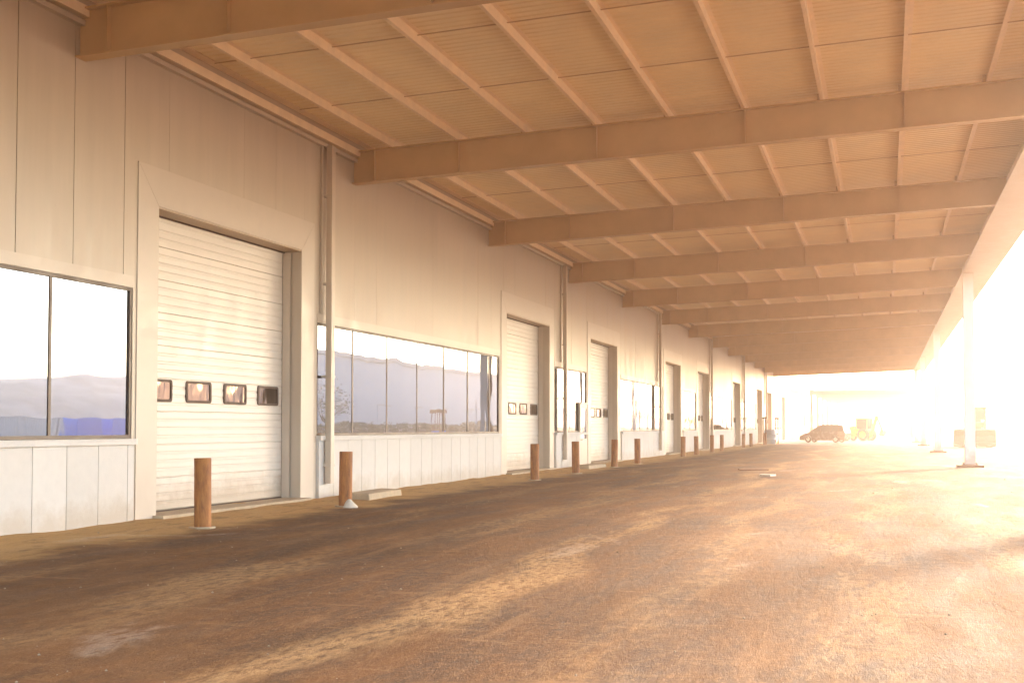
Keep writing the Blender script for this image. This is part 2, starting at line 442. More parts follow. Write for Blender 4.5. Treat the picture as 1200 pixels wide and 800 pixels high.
def window(a, b):
    f = HB()
    f.box(WX - 0.12, WX - 0.012, a, b, WIN_L, WIN_L + 0.055)
    f.box(WX - 0.12, WX - 0.012, a, b, WIN_H - 0.055, WIN_H)
    f.box(WX - 0.12, WX - 0.012, a, a + 0.06, WIN_L + 0.056, WIN_H - 0.056)
    f.box(WX - 0.12, WX - 0.012, b - 0.06, b, WIN_L + 0.056, WIN_H - 0.056)
    ms = []
    y = 24.90 - 1.97 * 40
    while y < b - 0.35:
        if y > a + 0.35: ms.append(y)
        y += 1.97
    if a < 10: ms = [x for x in (4.7 + 1.95 * i for i in range(1, 8)) if x < b - 0.3]; ms = [14.56 - 1.96 * i for i in range(5)][::-1]
    for y in ms:
        f.box(WX - 0.10, WX - 0.03, y - 0.028, y + 0.028, WIN_L + 0.056, WIN_H - 0.056)
    fr = f.build('window', M['alu'], house)
    es = [a + 0.03] + ms + [b - 0.03]
    p = HB()
    for i in range(len(es) - 1):
        dx = random.uniform(-0.004, 0.004)   # no two panes sit quite parallel
        y0, y1 = es[i] + 0.025, es[i + 1] - 0.025
        p.face([(WX - 0.04 + dx, y0, WIN_L + 0.04), (WX - 0.04 - dx, y1, WIN_L + 0.04), (WX - 0.04 - dx, y1, WIN_H - 0.04), (WX - 0.04 + dx, y0, WIN_H - 0.04)])
    p.build('pane', M['glass'], fr, fix=False)
    s = HB()
    s.box(WX - 0.1, WX + 0.11, a - 0.01, b + 0.01, WIN_L - 0.098, WIN_L - 0.003)
    s.build('sill', M['plinth'], fr)
    h = HB()
    h.box(WX + 0.003, WX + 0.014, a - 0.01, b + 0.01, WIN_H + 0.003, WIN_H + 0.19)
    h.build('head_trim', M['trim'], fr)

for i, (a, b) in enumerate(bands):
    window(a, b)
    if i == 2: plinth(a, 45.85)
    else: plinth(a, b)

def sectional_door(y0):
    y1 = y0 + DOOR_W
    XD = WX - 0.41
    # ribbed leaf: profile extruded along y
    prof = []
    z = 0.10; n = 9; sh = (DOOR_H - 0.10) / n
    for k in range(n):
        zz = z + k * sh
        prof += [(zz + 0.010, -0.03), (zz + 0.020, 0.0)]
        for r in range(1, 4):
            c = zz + sh * r / 4
            prof += [(c - 0.030, 0.0), (c - 0.016, -0.009), (c + 0.016, -0.009), (c + 0.030, 0.0)]
        prof += [(zz + sh - 0.010, 0.0), (zz + sh - 0.001, -0.03)]
    leaf = HB()
    for (za, xa), (zb_, xb) in zip(prof[:-1], prof[1:]):
        leaf.face([(XD + xa, y0, za), (XD + xa, y1, za), (XD + xb, y1, zb_), (XD + xb, y0, zb_)])
    leaf.box(XD - 0.06, XD - 0.032, y0 + 0.002, y1 - 0.002, 0.105, DOOR_H - 0.01)
    d = leaf.build('sectional_door', M['door'], house)
    seal = HB()
    seal.box(XD - 0.03, XD + 0.015, y0 + 0.03, y1 - 0.03, 0.0855, 0.10)
    seal.box(XD + 0.002, XD + 0.03, y1 - 0.045, y1 - 0.005, 0.11, DOOR_H - 0.06)
    seal.box(XD + 0.002, XD + 0.03, y0 + 0.005, y0 + 0.045, 0.11, DOOR_H - 0.06)
    seal.box(XD + 0.002, XD + 0.03, y0 + 0.005, y1 - 0.005, DOOR_H - 0.055, DOOR_H - 0.005)
    seal.build('door_seal', M['seal'], d)
    for k in range(4):
        c = y0 + DOOR_W * (k + 0.5) / 4
        w = HB(); hw, z0, z1 = 0.42, 1.98, 2.37
        def rr(hw, z0, z1, r):
            pts = []
            for (cy, cz, a0) in ((c + hw - r, z0 + r, -90), (c + hw - r, z1 - r, 0), (c - hw + r, z1 - r, 90), (c - hw + r, z0 + r, 180)):
                for i in range(5):
                    a = R(a0 + 90 * i / 4); pts.append((cy + r * math.cos(a), cz + r * math.sin(a)))
            return pts
        o_, i_ = rr(hw, z0, z1, 0.06), rr(hw - 0.05, z0 + 0.045, z1 - 0.045, 0.03)
        nn = len(o_)
        for i in range(nn):
            j = (i + 1) % nn
            A, B, C, E = o_[i], o_[j], i_[j], i_[i]
            w.face([(XD + 0.022, *A), (XD + 0.022, *B), (XD + 0.022, *C), (XD + 0.022, *E)])
            w.face([(XD - 0.01, *A), (XD - 0.01, *B), (XD + 0.022, *B), (XD + 0.022, *A)])
            w.face([(XD + 0.022, *E), (XD + 0.022, *C), (XD + 0.008, *C), (XD + 0.008, *E)])
        w.face([(XD + 0.008, *q) for q in i_], 1)
        w.build('door_window', [M['seal'], M['doorglass']], d)
    # flush mitred surround and deep reveal
    s = HB(); t = 0.62; X0, X1 = WX + 0.002, WX + 0.014
    tl = min(t, 0.62); 
    yl, yr = y0 - 0.58, y1 + 0.58
    s.hexa([(X0, yl, -0.2), (X1, yl, -0.2), (X1, y0, -0.2), (X0, y0, -0.2), (X0, yl, SUR_TOP), (X1, yl, SUR_TOP), (X1, y0, DOOR_H), (X0, y0, DOOR_H)])
    s.hexa([(X0, y1, -0.2), (X1, y1, -0.2), (X1, yr, -0.2), (X0, yr, -0.2), (X0, y1, DOOR_H), (X1, y1, DOOR_H), (X1, yr, SUR_TOP), (X0, yr, SUR_TOP)])
    s.hexa([(X0, y0 + 0.004, DOOR_H + 0.002), (X1, y0 + 0.004, DOOR_H + 0.002), (X1, y1 - 0.004, DOOR_H + 0.002), (X0, y1 - 0.004, DOOR_H + 0.002),
            (X0, yl + 0.004, SUR_TOP), (X1, yl + 0.004, SUR_TOP), (X1, yr - 0.004, SUR_TOP), (X0, yr - 0.004, SUR_TOP)])
    s.build('door_surround', M['trim'], d)
    r = HB()
    r.box(WX - 0.46, WX + 0.001, y0 - 0.03, y0 - 0.001, 0, DOOR_H - 0.001)
    r.box(WX - 0.46, WX + 0.001, y1 + 0.001, y1 + 0.03, 0, DOOR_H - 0.001)
    r.box(WX - 0.46, WX - 0.002, y0, y1, DOOR_H - 0.03, DOOR_H - 0.002)
    r.build('door_reveal', M['reveal'], d)
    for (ja, jb) in ((y0 + 0.046, y0 + 0.052), (y1 - 0.052, y1 - 0.046)):
        j = HB(); j.box(XD + 0.01, XD + 0.19, ja, jb, 0.09, DOOR_H - 0.06)
        j.build('door_track', M['trim'], d)
    th = HB()
    th.box(WX - 0.8, WX + 0.22, y0 - 0.1, y1 + 0.1, -0.2, 0.085)
    th.build('threshold', M['concrete'], d, bevel=0.01)
for y in doors: sectional_door(y)

# personnel door in the third band
p = HB()
p.box(WX - 0.05, WX + 0.05, 45.9, 47.1, 0.03, 1.10)
p.box(WX - 0.05, WX + 0.05, 45.9, 47.1, 2.30, 2.46)
p.box(WX - 0.05, WX + 0.05, 45.9, 46.08, 1.101, 2.299)
p.box(WX - 0.05, WX + 0.05, 46.92, 47.1, 1.101, 2.299)
pd = p.build('personnel_door', M['trim'], house)
h = HB(); h.box(WX + 0.0, WX + 0.035, 46.07, 46.93, 1.09, 2.31); h.build('pane', M['glass'], pd)
h = HB()
h.tube((WX + 0.05, 46.03, 1.05), (WX + 0.11, 46.03, 1.05), 0.012, n=8); h.tube((WX + 0.11, 46.02, 1.05), (WX + 0.11, 46.17, 1.05), 0.012, n=8)
h.build('handle', M['rim'], pd)
h = HB()
h.box(WX - 0.02, WX + 0.055, 45.83, 45.895, 0, 2.53); h.box(WX - 0.02, WX + 0.07, 47.105, 47.16, 0, 2.53); h.box(WX - 0.02, WX + 0.07, 45.9, 47.1, 2.465, 2.53)
h.build('door_frame', M['trim'], pd)

# downspouts on every second frame line
for k in range(6):
    y = 23.35 + 19.85 * k
    s = HB()
    s.box(WX + 0.09, WX + 0.23, y - 0.085, y + 0.085, 0.34, 7.62)
    d = s.build('downspout', M['spout'], house, bevel=0.012)
    for z in (0.7, 2.6, 4.6, 6.5):
        b = HB(); b.box(WX + 0.003, WX + 0.235, y - 0.10, y + 0.10, z, z + 0.05)
        b.build('bracket', M['trim'], d)
    b = HB(); b.box(WX + 0.005, WX + 0.05, y - 0.2, y - 0.125, 3.98, 7.6); b.build('cover_strip', M['trim'], d)

# stepped eave trim where the canopy meets the wall
for (n_, x1, z0, z1, m_) in (('eave_trim', 0.10, 7.58, 7.66, 'trim'), ('eave_trim', 0.17, 7.70, 7.86, 'purlin'), ('eave_trim', 0.10, 7.86, 8.00, 'reveal'), ('eave_trim', 0.28, 8.003, 8.15, 'purlin')):
    t = HB(); t.box(WX + 0.003, WX + x1, -12, ROOF_Y1, z0, z1); t.build(n_, M[m_], house)
tag(house, 'long beige warehouse with white sectional doors and window bands along the dirt yard', 'warehouse')

# ------------------------------------------------------------------ the canopy
can = empty('loading_canopy', (0, 60, 0)); CO = Vector((0, 60, 0))
class CB(HB):
    def build(self, name, mats, parent=None, bevel=0, fix=True):
        return HB.build(self, name, mats, parent, bevel, fix, org=CO)
BD = 0.74
PX = [-10.55 + 1.57 * i for i in range(9)]
def make_beam(y):
    b = CB()
    b.sbox(WX + 0.01, EAVE, y - 0.125, y + 0.125, 0, 0.022)
    b.sbox(WX + 0.01, EAVE, y - 0.125, y + 0.125, BD - 0.022, BD)
    b.sbox(WX + 0.01, EAVE, y - 0.009, y + 0.009, 0.0225, BD - 0.0225)
    bm_ = b.build('beam', M['beam'], can)
    for x in [WX + 0.55] + PX[1::2]:
        s = CB()
        s.sbox(x - 0.008, x + 0.008, y - 0.115, y - 0.0095, 0.023, BD - 0.023)
        s.sbox(x - 0.008, x + 0.008, y + 0.0095, y + 0.115, 0.023, BD - 0.023)
        s.sbox(x - 0.008, x + 0.008, y - 0.0091, y + 0.0091, BD - 0.03, BD - 0.024)
        s.build('stiffener', M['beam'], bm_)
    for x in PX:
        c = CB()
        c.sbox(x - 0.12, x - 0.06, y - 0.05, y + 0.05, BD + 0.001, BD + 0.15)
        c.build('purlin_cleat', M['beam'], bm_)
for k in range(NB): make_beam(B0 + BAY * k)
make_beam(B0 - BAY)
PH = 0.18
for x in PX:
    p = CB()
    p.sbox(x - 0.003, x + 0.003, ROOF_Y0, ROOF_Y1, BD + 0.003, BD + 0.007)         # lower flange
    p.sbox(x - 0.003, x + 0.003, ROOF_Y0, ROOF_Y1, BD + 0.0075, BD + PH - 0.005)  # web
    p.sbox(x - 0.06, x - 0.003, ROOF_Y0, ROOF_Y1, BD + 0.0072, BD + 0.012)
    p.sbox(x - 0.064, x - 0.06, ROOF_Y0, ROOF_Y1, BD + 0.003, BD + 0.035)
    p.sbox(x + 0.0, x + 0.08, ROOF_Y0, ROOF_Y1, BD + PH - 0.004, BD + PH)
    p.build('purlin', M['purlin'], can)
# corrugated sheet
dk = CB(); pitch = 0.20
y = ROOF_Y0; prof = []
while y < ROOF_Y1:
    prof += [(y, 0.0), (y + 0.10, 0.0), (y + 0.13, 0.016), (y + 0.17, 0.016)]
    y += pitch
x0, x1 = WX + 0.29, EAVE + 0.84
base = BD + PH + 0.002
for (ya, a), (yb, b) in zip(prof[:-1], prof[1:]):
    dk.face([(x0, ya, zb(x0) + base + a), (x1, ya, zb(x1) + base + a), (x1, yb, zb(x1) + base + b), (x0, yb, zb(x0) + base + b)])
dk.sbox(WX - 0.05, x1 + 0.05, ROOF_Y0, ROOF_Y1, base + 0.05, base + 0.11)
dk.build('roof_deck', M['deck'], can, fix=False)
for k in range(NB):
    yb_ = B0 + BAY * (k - 1)
    for f in (0.34, 0.67):
        y = yb_ + BAY * f
        if y < ROOF_Y0 + 0.3 or y > ROOF_Y1 - 0.3: continue
        r = CB()
        r.sbox(WX + 0.29, EAVE, y - 0.009, y + 0.009, BD + 0.13, BD + 0.145)
        r.build('sag_rod', M['rod'], can)
# eave girder (box) carried by the columns
e = CB()
ze = zb(EAVE)
e.box(EAVE - 0.30, EAVE + 0.90, ROOF_Y0, ROOF_Y1, ze - 0.045, ze - 0.02)
e.box(EAVE, EAVE + 0.03, ROOF_Y0, ROOF_Y1, ze - 0.0195, ze + BD - 0.02)
e.box(EAVE + 0.87, EAVE + 0.90, ROOF_Y0, ROOF_Y1, ze - 0.0195, ze + BD + 0.3)
e.build('eave_girder', M['trim'], can)
gt = CB()
gt.box(EAVE + 0.903, EAVE + 1.04, ROOF_Y0, ROOF_Y1, ze + 0.62, ze + 0.64)
gt.box(EAVE + 1.025, EAVE + 1.04, ROOF_Y0, ROOF_Y1, ze + 0.641, ze + 0.80)
gt.build('gutter', M['spout'], can)
for y in (20.2, 49.4, 78.6, 107.8, 131.8):
    c = CB(); x = 3.12
    c.box(x - 0.19, x + 0.19, y - 0.19, y - 0.165, 0.13, ze - 0.046); c.box(x - 0.19, x + 0.19, y + 0.165, y + 0.19, 0.13, ze - 0.046)
    c.box(x - 0.012, x + 0.012, y - 0.1645, y + 0.1645, 0.13, ze - 0.046)
    c.box(x - 0.19, x - 0.165, y - 0.1645, y + 0.1645, 0.13, ze - 0.0465); c.box(x + 0.165, x + 0.19, y - 0.1645, y + 0.1645, 0.13, ze - 0.0465)
    cc = c.build('column', M['column'], can)
    b = CB(); b.box(x - 0.48, x + 0.48, y - 0.48, y + 0.48, -0.1, 0.10); b.build('footing', M['rusty_plate'], cc, bevel=0.015)
    b = CB(); b.box(x - 0.28, x + 0.28, y - 0.28, y + 0.28, 0.1005, 0.129)
    for sx in (-1, 1):
        for sy in (-1, 1):
            b.tube((x + sx * 0.235, y + sy * 0.235, 0.129), (x + sx * 0.235, y + sy * 0.235, 0.18), 0.018, n=6)
    b.build('base_plate', M['rusty_plate'], cc)
tag(can, 'steel loading canopy of tan beams and corrugated sheet roofing along the warehouse front', 'canopy')

# ------------------------------------------------------------------ bollards
def make_bollard():
    o = empty('bollard')
    b = MB()
    b.lathe((0, 0, 0), [(0.128, -0.15), (0.128, 1.055), (0.124, 1.065)], 28, caps=False)
    b.lathe((0, 0, 0), [(0.124, 1.065), (0.114, 1.063), (0.112, 1.0)], 28, caps=False)
    b.build('pipe', M['rust'], o, fix=False)
    c = MB(); c.lathe((0, 0, 0), [(0.112, 0.98), (0.108, 1.035), (0.06, 1.05), (0.01, 1.052)], 20); c.build('concrete_fill', M['concrete'], o)
    f = MB()
    n = 26; pr = []
    for i in range(n):
        a = 2 * math.pi * i / n
        r = 0.19 + 0.05 * noise.noise((math.cos(a) * 1.6, math.sin(a) * 1.6, 2.0))
        pr.append((r * math.cos(a), r * math.sin(a)))
    f.prism(pr, 'z', -0.1, 0.022)
    f.build('footing', M['concrete'], o)
    return o
proto = make_bollard()
spots = [
    (-9.95, 16.05, 'rusty pipe bollard standing nearest, in front of the closest white door'),
    (-10.0, 21.2, 'rusty pipe bollard with a white cement lump at its foot, by the first downspout'),
    (-9.85, 33.8, 'rusty bollard in front of the second white door, beside its window band'),
    (-9.85, 38.7, 'rusty bollard before the concrete block at the second downspout, near the personnel door'),
    (-10.0, 45.3, 'rusty bollard at the far jamb of the third white door, closest to its reveal'),
    (-10.05, 50.1, 'rusty bollard standing before the white plinth between the third door and third downspout'),
    (-10.2, 63.0, 'brown bollard by the near side of the fourth door reveal, right after its tan jamb'),
    (-10.2, 67.7, 'brown bollard between the fourth door reveal and the fifth door'),
    (-10.2, 74.0, 'small brown bollard just past the fifth door reveal, left one of that pair'),
    (-10.2, 78.7, 'small brown bollard before the far white plinth, right one of that pair'),
    (-10.2, 91.2, 'tiny far bollard before the fourth downspout from the camera, past the sixth door'),
    (-10.2, 96.6, 'tiny far bollard just short of the seventh door, in the hazy part of the wall'),
    (-10.2, 108.3, 'farthest tiny bollard, beside the near guard frame at the wall end'),
]
for i, (x, y, lab) in enumerate(spots):
    o = proto if i == 0 else copy_tree(proto)
    z = ground_z(x, y)
    o.location = (x, y, z); o.rotation_euler = (R(random.uniform(-0.9, 0.9)), R(random.uniform(-0.9, 0.9)), random.uniform(0, 6.28))
    tag(o, lab, 'bollard', 'rusty pipe bollards along the warehouse front')
# cement lump at the second bollard
b = MB()
n = 16
for k, (r, z) in enumerate(((0.14, -0.05), (0.125, 0.02), (0.085, 0.075), (0.055, 0.13), (0.02, 0.16))):
    for i in range(n):
        a = 2 * math.pi * i / n
        rr_ = r * (1 + 0.55 * noise.noise((math.cos(a) * 2.2, math.sin(a) * 2.2, z * 14)))
        b.v.append((rr_ * math.cos(a), rr_ * math.sin(a), z))
for k in range(4):
    for i in range(n):
        j = (i + 1) % n
        b.f.append((k * n + i, k * n + j, (k + 1) * n + j, (k + 1) * n + i)); b.m.append(0); b.s.append(True)
b.f.append(tuple(4 * n + i for i in range(n))); b.m.append(0); b.s.append(True)
o = b.build('cement_lump', M['white_cement']); o.location = (-9.82, 21.0, ground_z(-9.82, 21.0))
tag(o, 'white cement lump on the ground against the second bollard', 'cement lump')

def block(x, y, lx, ly, h, rz, lab):
    b = MB(); n = 8
    b.prism([(-lx / 2, 0), (lx / 2, 0), (lx / 2 - 0.03, h), (-lx / 2 + 0.03, h)], 'y', -ly / 2, ly / 2)
    o = b.build('concrete_block', M['concrete'], bevel=0.025); o.location = (x, y, ground_z(x, y) - 0.03); o.rotation_euler = (0, R(2), rz)
    return tag(o, lab, 'concrete block', 'low concrete splash blocks')
block(-10.62, 24.0, 0.55, 2.0, 0.17, R(3), 'low concrete splash block behind the second bollard, under the first downspout')
block(-10.6, 44.0, 0.55, 2.2, 0.18, R(-4), 'low concrete splash block under the second downspout, near the personnel door')

# grit scattered on the yard
gr = MB()
for i in range(800):
    y = 6 + 40 * random.random() ** 1.6
    x = random.uniform(-11, 5)
    r = random.choice((0.005, 0.007, 0.009, 0.013)) * random.uniform(0.6, 1.25)
    if random.random() < 0.012: r *= 2.6
    z = ground_z(x, y)
    pts = [Vector((random.uniform(.6, 1.3) * r * c[0], random.uniform(.6, 1.3) * r * c[1], random.uniform(.5, .9) * r * c[2])) for c in ((1, 0, 0), (0, 1, 0), (-1, 0, 0), (0, -1, 0), (0, 0, 1), (0, 0, -1))]
    b0 = len(gr.v); gr.v += [(x + q.x, y + q.y, z + q.z + r * 0.2) for q in pts]
    for t in ((0, 1, 4), (1, 2, 4), (2, 3, 4), (3, 0, 4), (1, 0, 5), (2, 1, 5), (3, 2, 5), (0, 3, 5)):
        gr.f.append(tuple(b0 + q for q in t)); gr.m.append(0); gr.s.append(False)
tag(gr.build('gravel', M['stone'], fix=False), kind='stuff')

# a few scraps of rubbish lying on the yard
for i, (x, y, s, lab) in enumerate(((-4.65, 44.2, 0.55, 'flat dark mat scrap lying far out on the yard near the middle'), (-3.6, 38.5, 0.3, 'small white board scrap lying on the yard beside the dark mat'))):
    b = MB(); b.prism([(-s, -s * 0.7), (s * 0.9, -s * 0.8), (s, s * 0.6), (0.1 * s, s * 0.75), (-s * 0.8, s * 0.5)], 'z', 0, 0.05)
    o = b.build('board_scrap', M['rusty_plate'] if i == 0 else M['white_cement']); o.location = (x, y, ground_z(x, y) + 0.002); o.rotation_euler = (0, 0, i + 0.4)
    tag(o, lab, 'scrap')

# ------------------------------------------------------------------ minivan (length along local x, nose at -x)
def wheel(parent, x, y, z, r, w, tread=M['rubber'], rim=M['rim'], rr=0.62):
    t = MB(); t.lathe((x, y, z), [(r * 0.6, -w / 2), (r * 0.94, -w / 2), (r, -w * 0.36), (r, w * 0.36), (r * 0.94, w / 2), (r * 0.6, w / 2)], 28, axis='y', caps=False)
    o = t.build('wheel', tread, parent)
    k = MB(); s = r * rr
    for sg in (-1, 1):
        k.lathe((x, y + sg * w * 0.30, z), [(s * 1.02, 0.0), (s, sg * w * 0.19), (s * 0.86, sg * w * 0.17), (s * 0.8, sg * w * 0.06), (s * 0.25, sg * w * 0.1), (s * 0.2, sg * w * 0.17)], 24, axis='y')
        for q in range(5):
            a = 2 * math.pi * q / 5
            k.tube((x + 0.2 * s * math.cos(a), y + sg * w * 0.42, z + 0.2 * s * math.sin(a)), (x + 0.85 * s * math.cos(a), y + sg * w * 0.44, z + 0.85 * s * math.sin(a)), s * 0.12, s * 0.09, 6)
    k.build('rim', rim, o)
    return o

def minivan(loc, rz):
    o = empty('minivan', loc, rz)
    # side profile sections: x, zlow, zbelt, half width at belt
    L_ = 4.95
    low = [(-2.46, .34), (-2.35, .22), (-2.05, .2), (2.1, .2), (2.4, .24), (2.46, .4)]
    top = [(2.46, .95), (2.42, 1.02), (1.6, 1.04), (-.2, 1.0), (-1.35, .98), (-1.9, .86), (-2.32, .70), (-2.46, .52)]
    outline = low + top
    b = MB()
    # wheel arches cut from the lower outline
    def arch(cx, r=0.40, n=9):
        return [(cx + r * math.cos(R(180 - 180 * i / (n - 1))), 0.33 + r * math.sin(R(180 - 180 * i / (n - 1)))) for i in range(n)]
    ol = [(-2.46, .36), (-2.36, .22)] + [(-1.92, .22)] + arch(-1.5) + [(-1.08, .2), (1.06, .2)] + arch(1.48) + [(1.9, .24), (2.38, .26), (2.46, .42)] + top
    ring = []
    for (yy, ins) in ((-0.93, 0.05), (-0.96, 0.0), (0.96, 0.0), (0.93, 0.05)):
        ring.append([(x * (1 - ins * 0.4), yy, z + (0.02 if ins and z < .5 else (-0.02 if ins else 0))) for x, z in ol])
    n = len(ol); b0 = 0
    for r_ in ring: b.v += r_
    for k in range(3):
        for i in range(n):
            j = (i + 1) % n
            b.f.append((k * n + i, k * n + j, (k + 1) * n + j, (k + 1) * n + i)); b.m.append(0); b.s.append(False)
    b.f.append(tuple(range(n))); b.m.append(0); b.s.append(False)
    b.f.append(tuple(3 * n + i for i in reversed(range(n)))); b.m.append(0); b.s.append(False)
    # greenhouse
    gh0 = [(-1.42, .985), (2.40, 1.03)]
    lowr = [(-1.42, .98), (-.2, 1.0), (1.6, 1.04), (2.42, 1.02)]
    upr = [(-.42, 1.62), (.1, 1.735), (1.5, 1.745), (2.20, 1.66)]
    def G(q, s): return [(x, s * (0.90 if q is lowr else 0.74), z) for x, z in q]
    for s in (-1, 1):
        a_, c_ = G(lowr, s), G(upr, s)
        for i in range(3): b.face([a_[i], a_[i + 1], c_[i + 1], c_[i]])
    a_, c_ = G(lowr, -1), G(upr, -1); d_, e_ = G(lowr, 1), G(upr, 1)
    for i in range(3): b.face([c_[i], c_[i + 1], e_[i + 1], e_[i]])
    b.face([a_[0], c_[0], e_[0], d_[0]]); b.face([a_[3], d_[3], e_[3], c_[3]])
    b.build('body', M['vanpaint'], o, bevel=0.03)
    def side_pt(x, z, s, off=0.012):
        t = (z - 1.0) / 0.73
        return (x, s * (0.90 - 0.16 * t + off), z)
    for s in (-1, 1):
        for pts in ([(-1.12, 1.05), (-.22, 1.06), (-.22, 1.60), (-.42, 1.55)], [(-.12, 1.06), (.92, 1.08), (.92, 1.65), (-.12, 1.62)], [(1.02, 1.08), (1.78, 1.09), (1.70, 1.65), (1.02, 1.65)], [(1.88, 1.09), (2.26, 1.08), (2.10, 1.60), (1.80, 1.64)]):
            w = MB(); w.face([side_pt(x, z, s) for x, z in pts]); w.face([side_pt(x, z, s, -0.004) for x, z in pts][::-1]); w.build('side_window', M['darkglass'], o)
        d = MB()
        for x in (-.95, -.17, .97, 1.95):
            d.box(x - .006, x + .006, s * .958 if s > 0 else -.968, s * .968 if s > 0 else -.958, .3, 1.0)
        d.build('door_gap', M['black'], o)
        d = MB()
        for x in (-.35, .8): d.box(x - .1, x + .1, min(s * .962, s * .99), max(s * .962, s * .99), .86, .90)
        d.build('door_handle', M['vanpaint'], o)
        m_ = MB(); m_.box(-1.12, -.98, min(s * .9, s * 1.12), max(s * .9, s * 1.12), 1.03, 1.19); m_.build('side_mirror', M['vanpaint'], o, bevel=0.03)
        l = MB(); l.hexa([(-2.44, s * .93 - .05, .58), (-2.40, s * .60, .58), (-2.1, s * .62, .72), (-2.05, s * .955, .74), (-2.44, s * .93 - .05, .66), (-2.36, s * .60, .70), (-2.08, s * .62, .80), (-2.0, s * .962, .84)]); l.build('headlight', M['lamp'], o)
        l = MB(); l.box(2.40, 2.475, min(s * .70, s * .93), max(s * .70, s * .93), .80, 1.02); l.build('tail_lamp', M['redlamp'], o)
    w = MB(); w.face([(-1.36, -.80, 1.03), (-1.36, .80, 1.03), (-.47, .69, 1.60), (-.47, -.69, 1.60)]); w.build('windscreen', M['darkglass'], o)
    w = MB(); w.box(-2.47, -2.44, -.5, .5, .36, .52); w.build('grille', M['black'], o)
    for x in (-1.5, 1.48):
        for s in (-1, 1): wheel(o, x, s * 0.84, 0.33, 0.33, 0.22)
    return o
v = minivan((-6.0, 129.0, 0), R(-19))
v.scale = (1, 1, 1.07)
tag(v, 'dark brown minivan parked side-on past the far end of the canopy', 'minivan')

# ------------------------------------------------------------------ yellow backhoe loader behind the van
def cab(parent, x0, x1, hw, z0, z1, paint, name='cab'):
    c = MB()
    for x in (x0, x1):
        for s in (-1, 1): c.box(x - .05, x + .05, s * hw - .05, s * hw + .05, z0, z1)
    c.box(x0 - .12, x1 + .12, -hw - .12, hw + .12, z1, z1 + .12)
    c.box(x0 - .05, x1 + .05, -hw - .05, hw + .05, z0 - .5, z0)
    o = c.build(name, paint, parent, bevel=0.02)
    g_ = MB(); g_.box(x0 + .02, x1 - .02, -hw + .01, hw - .01, z0 + .01, z1 - .01); g_.build('cab_glass', M['darkglass'], o)
    return o
def backhoe(loc, rz):
    o = empty('backhoe_loader', loc, rz)
    b = MB()
    b.prism([(-1.9, .75), (-1.9, 1.45), (-1.75, 1.6), (-.35, 1.75), (-.35, .75)], 'y', -.48, .48)
    b.box(-1.7, 1.3, -.35, .35, .5, .745)
    b.build('hood', M['yellow'], o, bevel=0.04)
    b = MB(); b.box(-1.915, -1.902, -.38, .38, .85, 1.38); b.build('grille', M['black'], o)
    cab(o, -.25, 1.1, .62, 1.35, 2.55, M['yellow'])
    for s in (-1, 1):
        wheel(o, .75, s * .85, .72, .72, .45, rim=M['yellow'], rr=.5)
        wheel(o, -1.45, s * .8, .48, .48, .32, rim=M['yellow'], rr=.5)
    a = MB()
    for s in (-1, 1):
        a.prism([(-.6, 1.3), (-.5, 1.55), (-1.9, 1.35), (-2.7, .6), (-2.55, .45), (-1.85, 1.1)], 'y', s * .62 - .06, s * .62 + .06)
    a.build('loader_arm', M['yellow'], o)
    k = MB(); k.prism([(-2.6, .2), (-3.4, .1), (-3.45, .16), (-2.75, .35), (-2.6, .95), (-2.72, 1.05), (-2.5, .95)], 'y', -1.05, 1.05); k.build('bucket', M['bucket'], o)
    a = MB()
    a.prism([(1.2, .8), (1.5, .8), (2.2, 2.9), (1.9, 2.95)], 'y', -.14, .14)
    a.build('boom', M['yellow'], o)
    a = MB(); a.prism([(1.95, 2.95), (2.2, 2.75), (2.85, 1.2), (2.65, 1.1)], 'y', -.10, .10); a.build('dipper', M['yellow'], o)
    k = MB(); k.prism([(2.6, 1.2), (2.95, 1.2), (3.0, .75), (2.6, .6), (2.3, .8), (2.55, .85)], 'y', -.35, .35); k.build('digging_bucket', M['bucket'], o)
    e_ = MB(); e_.tube((-1.1, .3, 1.6), (-1.1, .3, 2.3), .05, n=8); e_.build('exhaust', M['black'], o)
    return o
t = backhoe((-2.7, 146.0, 0), R(-28))
tag(t, 'bright yellow backhoe loader standing just behind the minivan', 'backhoe loader')

